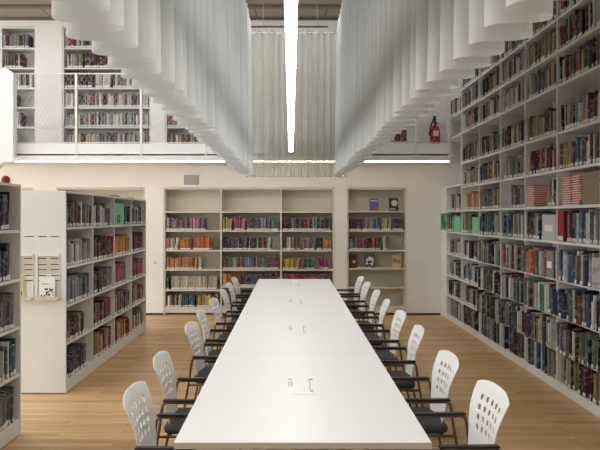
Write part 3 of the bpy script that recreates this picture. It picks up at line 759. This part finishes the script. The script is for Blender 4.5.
b0, b1, b2 = bC
rC = rowsC[0]
brow(b0, rC[1], pal('purple*2 pink*3 olive tan charcoal brown sky*2 slate magenta white'), 'second shelf down, back wall', 0, .75, seed=1)
brow(b0, rC[2], pal('pink white*2 tan'), 'third shelf down, back wall', 0, .26, seed=2)
brow(b0, rC[2], pal('orange*2 charcoal yellow brown'), 'third shelf down, back wall', .24, .5, seed=3)
brow(b0, rC[2], pal('orange'), 'third shelf down, back wall', .48, .88, seed=4, hr=(.22, .225), tr=(.02, .022))
brow(b0, rC[3], pal('orange*4 yellow*2 red*3 white'), 'fourth shelf down, back wall', 0, .58, seed=5, run=2)
brow(b0, rC[3], pal('grey white charcoal tan'), 'fourth shelf down, back wall', .57, .7, seed=6)
brow(b0, rC[4], pal('navy slate'), 'fifth shelf down, back wall', 0, .09, seed=7)
brow(b0, rC[4], pal('cream'), 'fifth shelf down, back wall', .09, .97, seed=8, hr=(.235, .24), tr=(.036, .04))
brow(b0, rC[5], pal('white charcoal cream red'), 'bottom shelf, back wall', .0, .3, seed=9)
brow(b0, rC[5], pal('teal*2 blue*3 sky'), 'bottom shelf, back wall', .3, .55, seed=10)
brow(b0, rC[5], pal('red yellow*2 slate cream*2 grey brown olive'), 'bottom shelf, back wall', .55, .98, seed=11)
brow(b1, rC[1], pal('cream*3 yellow tan'), 'second shelf down', 0, .2, seed=12)
brow(b1, rC[1], pal('pink*4 orange charcoal magenta'), 'second shelf down', .2, .42, seed=13)
brow(b1, rC[1], pal('slate olive charcoal teal*2 sky purple brown pink white'), 'second shelf down', .41, .99, seed=14)
brow(b1, rC[2], pal('maroon slate*3 navy*3 charcoal*3 white red blue grey purple orange'), 'third shelf down', 0, .9, seed=15)
brow(b1, rC[3], pal('red*2 orange green crimson blue sky*2 white green slate olive*2 tan white*2'), 'fourth shelf down', 0, .99, seed=16)
brow(b1, rowsC[1][4], pal('orange yellow'), 'fifth shelf down', 0, .2, seed=17)
brow(b1, rowsC[1][4], pal('teal charcoal maroon*2 grey brown slate purple'), 'fifth shelf down', .3, .98, seed=18)
brow(b1, rC[5], pal('teal brown slate maroon'), 'bottom shelf', 0, .98, seed=19)
brow(b2, rC[1], pal('charcoal*2 slate*2 grey maroon*2 white crimson brown navy*2 red'), 'second shelf down', 0, .98, seed=20)
brow(b2, rC[2], pal('maroon charcoal white yellow'), 'third shelf down', 0, .27, seed=21)
brow(b2, rC[2], pal('red'), 'third shelf down', .28, .39, seed=22, hr=(.22, .225))
brow(b2, rC[2], pal('orange slate*2 grey sky teal'), 'third shelf down', .42, .66, seed=23)
brow(b2, rC[2], pal('crimson navy maroon'), 'third shelf down', .66, .8, seed=24)
brow(b2, rC[2], pal('yellow yellow orange'), 'third shelf down', .79, 1, seed=25, hr=(.18, .185))
brow(b2, rC[3], pal('yellow*3 orange'), 'fourth shelf down', 0, .35, seed=26, hr=(.18, .185))
brow(b2, rC[3], pal('red'), 'fourth shelf down', .35, .42, seed=27, hr=(.18, .185))
brow(b2, rC[3], pal('teal*3 red green'), 'fourth shelf down', .42, .68, seed=28, hr=(.19, .2))
for b in brow(b2, rC[3], pal('magenta'), 'fourth shelf down', .74, .96, seed=29, hr=(.21, .215), tr=(.018, .02)): b['ang'] = .16; b['z'] += .004; b['s'] -= .006
brow(b2, rowsC[1][4], pal('crimson*3 magenta teal grey'), 'fifth shelf down', 0, .95, seed=30)
brow(b2, rC[5], pal('crimson slate tan grey'), 'bottom shelf', 0, .95, seed=31)
d0 = bD[0]; rD = rowD[0]
brow(d0, rD[1], pal('maroon purple*2 charcoal*2 wine'), 'second shelf down, narrow recessed bookcase', 0, .24, seed=32, hr=(.195, .2))
brow(d0, rD[1], pal('grey sky red navy slate tan*2 blue*2'), 'second shelf down, narrow recessed bookcase', .23, .57, seed=33)
brow(d0, rD[1], pal('orange cream*4 tan*2'), 'second shelf down, narrow recessed bookcase', .57, .77, seed=34)
brow(d0, rD[1], pal('charcoal*3 brown slate*2 purple'), 'second shelf down, narrow recessed bookcase', .76, 1, seed=35, hr=(.2, .205))
brow(d0, rD[2], pal('orange slate white purple charcoal sky brown red*2 maroon'), 'third shelf down, narrow recessed bookcase', 0, .6, seed=36)
brow(d0, rD[2], pal('black grey white'), 'third shelf down, narrow recessed bookcase', .6, .74, seed=37, hr=(.23, .235))
# face-out books
def faceout(x0, x1, y0, y1, base, extras, label, zsh):
    X0, X1 = px(x0, DB+.1), px(x1, DB+.1); w = X1-X0; h = (y1-y0)*(DB+.1)/F
    root = empty('display_book', ((X0+X1)/2, DB+.1, zsh)); tag(root, label, 'book', None)
    root.rotation_euler = (-.16, 0, 0)
    MB().box(-w/2, w/2, 0, .02, 0, h, base).build('cover', root)
    MB().box(-w/2+.004, w/2-.001, .003, .017, .002, h+.0015, 'pages').build('page_block', root)
    for nm, m in extras(w, h): m.build(nm, root)
    return root
M['cvblue'] = mat('cover slate blue', (92, 98, 150), .45, var=.25, scale=20); M['cvdark'] = mat('cover dark', (50, 54, 54), .45, var=.3, scale=25)
M['cvbrown'] = mat('cover brown', (96, 48, 40), .45, var=.3, scale=20); M['cvgrey'] = mat('cover grey', (104, 106, 112), .45, var=.4, scale=30); M['cvcream'] = mat('cover cream', (218, 190, 156), .45)
M['ink'] = mat('orange ink', (186, 92, 44), .5)
def disc(cx, cz, r_, m): return MB().lathe([(r_, 0), (r_, .002)], (cx, 0, cz), m, 20, 'y')
faceout(369.6, 378.6, 197.3, 209.6, 'cvblue', lambda w, h: [('title_band', MB().box(-w*.35, w*.4, -.002, 0, h*.78, h*.87, 'white')), ('picture', MB().prism([(w*.5, 0), (w*.5, h*.4), (w*.15, h*.3), (0, 0)], -.002, 0, M['ink']))], 'blue-violet book facing out, top shelf of the narrow recessed bookcase', rD[0])
faceout(389, 398.4, 197.3, 210.3, 'cvdark', lambda w, h: [('picture', disc(w*.1, h*.6, w*.33, 'white')), ('title_band', MB().box(-w*.45, w*.2, -.002, 0, h*.08, h*.2, 'grey'))], 'dark book with a pale round picture facing out on the top shelf', rD[0])
faceout(349, 357.2, 254, 267.6, 'cvbrown', lambda w, h: [('picture', disc(w*.12, h*.45, w*.22, 'cvcream'))], 'brown book facing out, leftmost on the fourth shelf down', rD[3])
faceout(364.6, 374.8, 253.2, 267.6, 'cvgrey', lambda w, h: [('picture', MB().prism([(-w*.35, h*.2), (-w*.1, h*.35), (w*.3, h*.15), (w*.4, h*.7), (0, h*.8), (-w*.3, h*.6)], -.002, 0, 'white')), ('title_band', MB().box(-w*.2, w*.2, -.004, -.002, h*.35, h*.5, M['boxblack']))], 'grey patterned book facing out in the middle of fourth shelf down', rD[3])
fo = faceout(392.4, 401, 255, 267.6, 'cvcream', lambda w, h: [], 'cream book with large orange letters facing out, fourth shelf down', rD[3])
cu = bpy.data.curves.new('cover_letters', 'FONT'); cu.body = 'Re'; cu.size = .13; cu.align_x = 'CENTER'; cu.extrude = .001; cu.offset = .003
to = bpy.data.objects.new('tmp', cu); C.objects.link(to); bpy.context.view_layer.update()
me = bpy.data.meshes.new_from_object(to); bpy.data.objects.remove(to); me.materials.clear(); me.materials.append(M['ink'])
lo = bpy.data.objects.new('cover_letters', me); C.objects.link(lo); lo.parent = fo; lo.rotation_euler = (PI/2, 0, 0); lo.location = (0, -.0015, .08)
for k, (x0, x1, zz, m_, lab) in enumerate(((357, 371, rD[3], 'white', 'white pamphlet lying flat between the brown and grey display books'), (375, 388, rD[3], 'magwhite', 'pale pamphlet lying flat right of the grey display book'), (388, 400, rD[4], 'grey', 'small grey booklet lying on the fifth shelf down'))):
    tag(MB().box(px(x0, DB+.05), px(x1, DB+.05), DB+.022, DB+(.09 if k < 2 else .2), zz+.0005, zz+.014, m_).build('pamphlet', None, .003), lab, 'pamphlet')

# ---- upper level bookcases
us_ = [sh(48), sh(68), sh(88), sh(107.5), sh(127.2), sh(127.2)-.345]
alc = []
_, bU1 = alcove('upper_bookcase', U1[0], U1[1], [px(1, DB)], UZ0, UZ1, [us_, us_], 'white bookcase on the mezzanine at the far left of the photo', 'case', 0)
_, bU2 = alcove('upper_bookcase', U2[0], U2[1], [], UZ0, UZ1, [us_], 'wide white bookcase on the mezzanine behind the wire railing', 'case', 0)
_, bU3 = alcove('upper_bookcase', U3[0], U3[1], [], UZ0, UZ1, [us_], 'white mezzanine bookcase half covered by the left curtain', 'case', 0)
u1 = bU1[1]; un = ['top', 'second', 'third', 'fourth', 'fifth', 'lowest']
UP = [('red white*4 cream grey charcoal*2 orange sky', 0, .86), ('charcoal*2 white*4 olive brown maroon charcoal', .05, .66), ('white*4 charcoal*3 grey*2', 0, .95), ('red white*2 maroon*2', 0, .5), ('white charcoal*2 grey', 0, .62), ('grey white charcoal', 0, .4)]
for j, (p, f0, f1) in enumerate(UP): brow(u1, us_[j], pal(p), '%s shelf, mezzanine left' % un[j], f0, f1, hr=(.2, .26), seed=700+j)
u2 = bU2[0]
def seg(bay, j, p, a, b, seed, **k):
    t = (px(a, DB)-bay[0])/(bay[1]-bay[0]); u = (px(b, DB)-bay[0])/(bay[1]-bay[0]); return brow(bay, us_[j], pal(p), '%s shelf, mezzanine' % un[j], max(0, t), min(1, u), seed=seed, **k)
seg(u2, 0, 'green white*2 red*3 grey white charcoal maroon', 62, 100, 720, hr=(.2, .27)); seg(u2, 0, 'white charcoal red', 100, 150, 721)
seg(u2, 1, 'yellow', 62, 66, 7220, hr=(.25,.255), tr=(.03,.031)); seg(u2, 1, 'olive charcoal slate sky white*2', 65.5, 83, 722, hr=(.22, .26)); seg(u2, 1, 'wine', 83, 118, 723, hr=(.27, .275), tr=(.038, .04)); seg(u2, 1, 'white grey', 118, 150, 7230)
seg(u2, 2, 'wine', 62, 94, 724, hr=(.27, .275), tr=(.038, .04)); seg(u2, 2, 'white', 94, 112, 725, hr=(.26, .265), tr=(.03, .034)); seg(u2, 2, 'white grey maroon cream', 112, 150, 726, hr=(.22, .26))
seg(u2, 3, 'white', 62, 74, 727, hr=(.24, .245), tr=(.04, .05)); seg(u2, 3, 'sky white*4 blue slate maroon*2 cream*2 yellow red purple charcoal', 77, 141, 728, hr=(.2, .26)); seg(u2, 3, 'sky white', 142, 150, 7281)
seg(u2, 4, 'sky white*3 cream', 62, 74, 729); seg(u2, 4, 'white*6 red sky slate charcoal maroon crimson cream tan', 77, 150, 730, hr=(.2, .26))
seg(u2, 5, 'pink white grey', 62, 74, 731); seg(u2, 5, 'sky white*4 cream*2 navy green purple yellow maroon', 77, 150, 732, hr=(.2, .25))
u3 = bU3[0]
for j in range(4): seg(u3, j, 'white*3 grey brown charcoal red sky', 166, 222, 740+j)
seg(u3, 4, 'charcoal yellow*3 white*3 sky red slate', 166, 222, 745); seg(u3, 5, 'pink olive*2 yellow red*2 brown maroon white', 166, 222, 746)
# plain white mark on the pier between the upper bookcases
# small pile of red books on the mezzanine behind the right end of the curtain
sb = empty('standing_shelf', (px(399, 12.2), 12.2, 2.75)); tag(sb, 'low white shelf on the mezzanine holding red books, behind the right curtain', 'shelf')
child('board', MB().box(px(388, 12.2), px(409, 12.2), 12.1, 12.35, 2.752, 3.0, 'case'), sb)
row(('B', 12.12), px(389, 12.2), px(408.5, 12.2), 3.0, pal('red*2 maroon*2 tan crimson'), 'mezzanine red row', 0, 1, hr=(.2, .28), tr=(.02, .03), seed=90, label=False)

# ------------------------------------------------------------------ build the books
def proj(p): return (VX+p.x*F/p.y, VY-(p.z-H)*F/p.y) if p.y > .1 else (9999, 0)
for b in books:
    Mx = book_matrix(b); b['M'] = Mx
    q = [proj(Mx @ Vector(v)) for v in ((-.5, 0, 0), (.5, 0, 0), (.5, 0, 1), (-.5, 0, 1))]
    w = max(abs(q[1][0]-q[0][0]), .01); h = abs(q[2][1]-q[1][1])
    cx = (q[0][0]+q[1][0])/2; cy = (q[0][1]+q[2][1])/2
    b['area'] = w*h if (0 < cx < 600 and 0 < cy < 450) else 0
    if b['face'][0] == 'R' and cy < 60 and (cx-VX)/(VY-cy) < 1.32: b['area'] = 0
books.sort(key=lambda b: -b['area'])
N_IND = 300
sized = lambda b: ('thick ' if b['t'] > .03 else 'slim ' if b['t'] < .018 else '')
proto = None
for k, b in enumerate(books[:N_IND]):
    if proto is None:
        o = bpy.data.objects.new('book', UBM); C.objects.link(o); proto = o
        if b['lab']: pass
        lab0 = bpy.data.objects.new('spine_label', LBM); C.objects.link(lab0); lab0.parent = o
    else:
        o = proto.copy(); C.objects.link(o)
        l = lab0.copy(); C.objects.link(l); l.parent = o
    loc, rot, sc = b['M'].decompose()
    o.location = loc; o.rotation_euler = rot.to_euler(); o.scale = (b['t'], b['dp'], b['h'])
    c = lin(PAL[b['c']]); o.color = tuple(min(1, v*b['j']) for v in c)+(1,)
    g = b['where'].split(',')[1:]
    lab = '%s%s book, %s from left on %s' % (sized(b), NAME.get(b['c'], b['c']), ordw(b['n']), b['where'])
    tag(o, lab, 'book', 'books on the %s' % b['where'].replace(', ', ' of '))
# the rest as one object
vs, fs, mi, cols, rs, uvs = [], [], [], [], [], []
for b in books[N_IND:]:
    if b['where'].find('off-frame') >= 0 and b['s'] < 4.6: continue
    o = len(vs); Mx = b['M']; c = tuple(min(1, v*b['j']) for v in lin(PAL[b['c']])); q = rnd.random()
    vs += [Mx @ Vector(v) for v in UV_]; fs += [[i+o for i in f] for f in UF]; mi += UM
    n = len(UV_); uvs += [uvfor(v) for v in UV_]
    if b['lab']:
        o2 = len(vs); vs += [Mx @ Vector(v) for v in LV]; fs += [[i+o2 for i in f] for f in LF]; mi += [2]*len(LF); n += len(LV); uvs += [(0, 0)]*len(LV)
    cols += [c]*n; rs += [q]*n
me = bpy.data.meshes.new('books'); me.from_pydata(vs, [], fs)
for m_ in ('bookstuff', 'pages', 'label'): me.materials.append(M[m_])
me.polygons.foreach_set('material_index', mi)
ca = me.attributes.new('col', 'FLOAT_COLOR', 'POINT'); ca.data.foreach_set('color', [x for c in cols for x in (*c, 1)])
ra = me.attributes.new('rnd', 'FLOAT', 'POINT'); ra.data.foreach_set('value', rs)
ul = me.uv_layers.new(name='UVMap'); li = [0]*len(me.loops); me.loops.foreach_get('vertex_index', li)
ul.data.foreach_set('uv', [x for i in li for x in uvs[i]]); me.update()
bo = bpy.data.objects.new('books', me); C.objects.link(bo)
tag(bo, 'the many smaller book spines filling the farther shelves all around the library', 'books', None, 'stuff')
print('BOOKS', len(books), 'min area', books[N_IND-1]['area'])

# ------------------------------------------------------------------ small wall things
v = empty('air_vent', (px(191.5, DB), DB, pz(180, DB))); tag(v, 'square grey air vent on the back wall above the recessed bookcase', 'vent')
X0, X1, Z0, Z1 = px(184, DB), px(198.6, DB), pz(184.8, DB), pz(175, DB)
child('frame', MB().box(X0, X1, DB-.012, DB, Z0, Z0+.012, 'grey').box(X0, X1, DB-.012, DB, Z1-.012, Z1, 'grey').box(X0, X0+.012, DB-.012, DB, Z0, Z1, 'grey').box(X1-.012, X1, DB-.012, DB, Z0, Z1, 'grey'), v)
lm = MB()
for k in range(9): z = Z0+.014+k*(Z1-Z0-.028)/9; lm.box(X0+.012, X1-.012, DB-.009, DB-.003, z, z+.012, 'grey')
child('louvre', lm, v)
s = empty('light_switch', (px(155.5, DB), DB, pz(263, DB))); tag(s, 'small grey light switch on the back wall left of the bookcase', 'switch')
child('plate', MB().box(px(153.5, DB), px(157.5, DB), DB-.008, DB, pz(264.5, DB), pz(261, DB), 'white'), s); child('rocker', MB().box(px(154.6, DB), px(156.4, DB), DB-.012, DB-.008, pz(263.9, DB), pz(261.8, DB), 'grey'), s)
f = empty('fire_bell', (px(6, DB), DB, pz(180, DB))); tag(f, 'round dark red fire bell on the back wall at far left', 'bell')
child('gong', MB().lathe([(.075, 0), (.075, .02), (.068, .035), (.045, .045), (.02, .05)], (px(6, DB), DB-.001, pz(180, DB)), 'darkred', 24, 'y'), f)
child('centre_cap', MB().lathe([(.022, .05), (.022, .058), (.012, .064)], (px(6, DB), DB-.001, pz(180, DB)), 'black', 14, 'y'), f)
# fire extinguisher standing behind the mesh
EXY = 12.3; ex_ = px(435, EXY); zb_ = 2.75
e = empty('fire_extinguisher', (ex_, EXY, zb_)); tag(e, 'red fire extinguisher with black hose behind the mezzanine railing', 'extinguisher')
zt_ = pz(129, EXY); zbt = pz(146, EXY)
zbt = 2.875
child('cylinder', MB().lathe([(.06, zbt-.02), (.085, zbt), (.088, zbt+.02), (.088, zt_-.03), (.075, zt_+.01), (.045, zt_+.045), (.025, zt_+.06), (.025, zt_+.075)], (ex_, EXY, 0), 'red', 24), e)
child('valve', MB().lathe([(.02, zt_+.07), (.026, zt_+.08), (.02, zt_+.11)], (ex_, EXY, 0), 'black', 12).prism([(ex_-.03, zt_+.10), (ex_+.055, zt_+.09), (ex_+.055, zt_+.105), (ex_-.02, zt_+.135)], EXY-.012, EXY+.012, 'black'), e)
child('hose', MB().tube(arc((ex_-.015, EXY-.02, zt_+.09), (ex_-.05, EXY-.06, zt_+.26), (ex_-.02, EXY-.05, zt_+.20), 6) + arc((ex_-.03, EXY-.06, zt_+.17), (ex_-.10, EXY-.07, zt_+.05), (ex_-.105, EXY-.06, zt_-.12), 6), .013, 'black'), e)
child('horn', MB().lathe([(.012, zt_+.05), (.02, zt_+.12), (.018, zt_+.22)], (ex_-.012, EXY-.055, 0), 'black', 12), e)
child('instruction_label', MB().prism([(ex_-.045, zt_-.13), (ex_+.045, zt_-.13), (ex_+.045, zt_-.04), (ex_-.045, zt_-.04)], EXY-.0915, EXY-.075, 'magwhite'), e)
child('stand', MB().lathe([(.09, 2.752), (.09, 2.765), (.05, 2.775), (.05, 2.854)], (ex_, EXY, 0), 'black', 20), e)

# ------------------------------------------------------------------ world, camera, view
w = bpy.data.worlds.new('daylight'); bpy.context.scene.world = w; w.use_nodes = True
bg = w.node_tree.nodes['Background']; bg.inputs[0].default_value = (.97, .985, 1.0, 1); bg.inputs[1].default_value = 1.25
cam = bpy.data.cameras.new('camera'); co = bpy.data.objects.new('camera', cam); C.objects.link(co)
co.location = (0, 0, H); co.rotation_euler = (PI/2, 0, 0)
cam.sensor_width = 36; cam.lens = F/600*36; cam.shift_x = (300-VX)/600; cam.shift_y = (VY-225)/600
bpy.context.scene.camera = co
vs_ = bpy.context.scene.view_settings
vs_.view_transform = 'Standard'; vs_.look = 'None'; vs_.gamma = 1; vs_.exposure = 1.2; vs_.use_curve_mapping = False
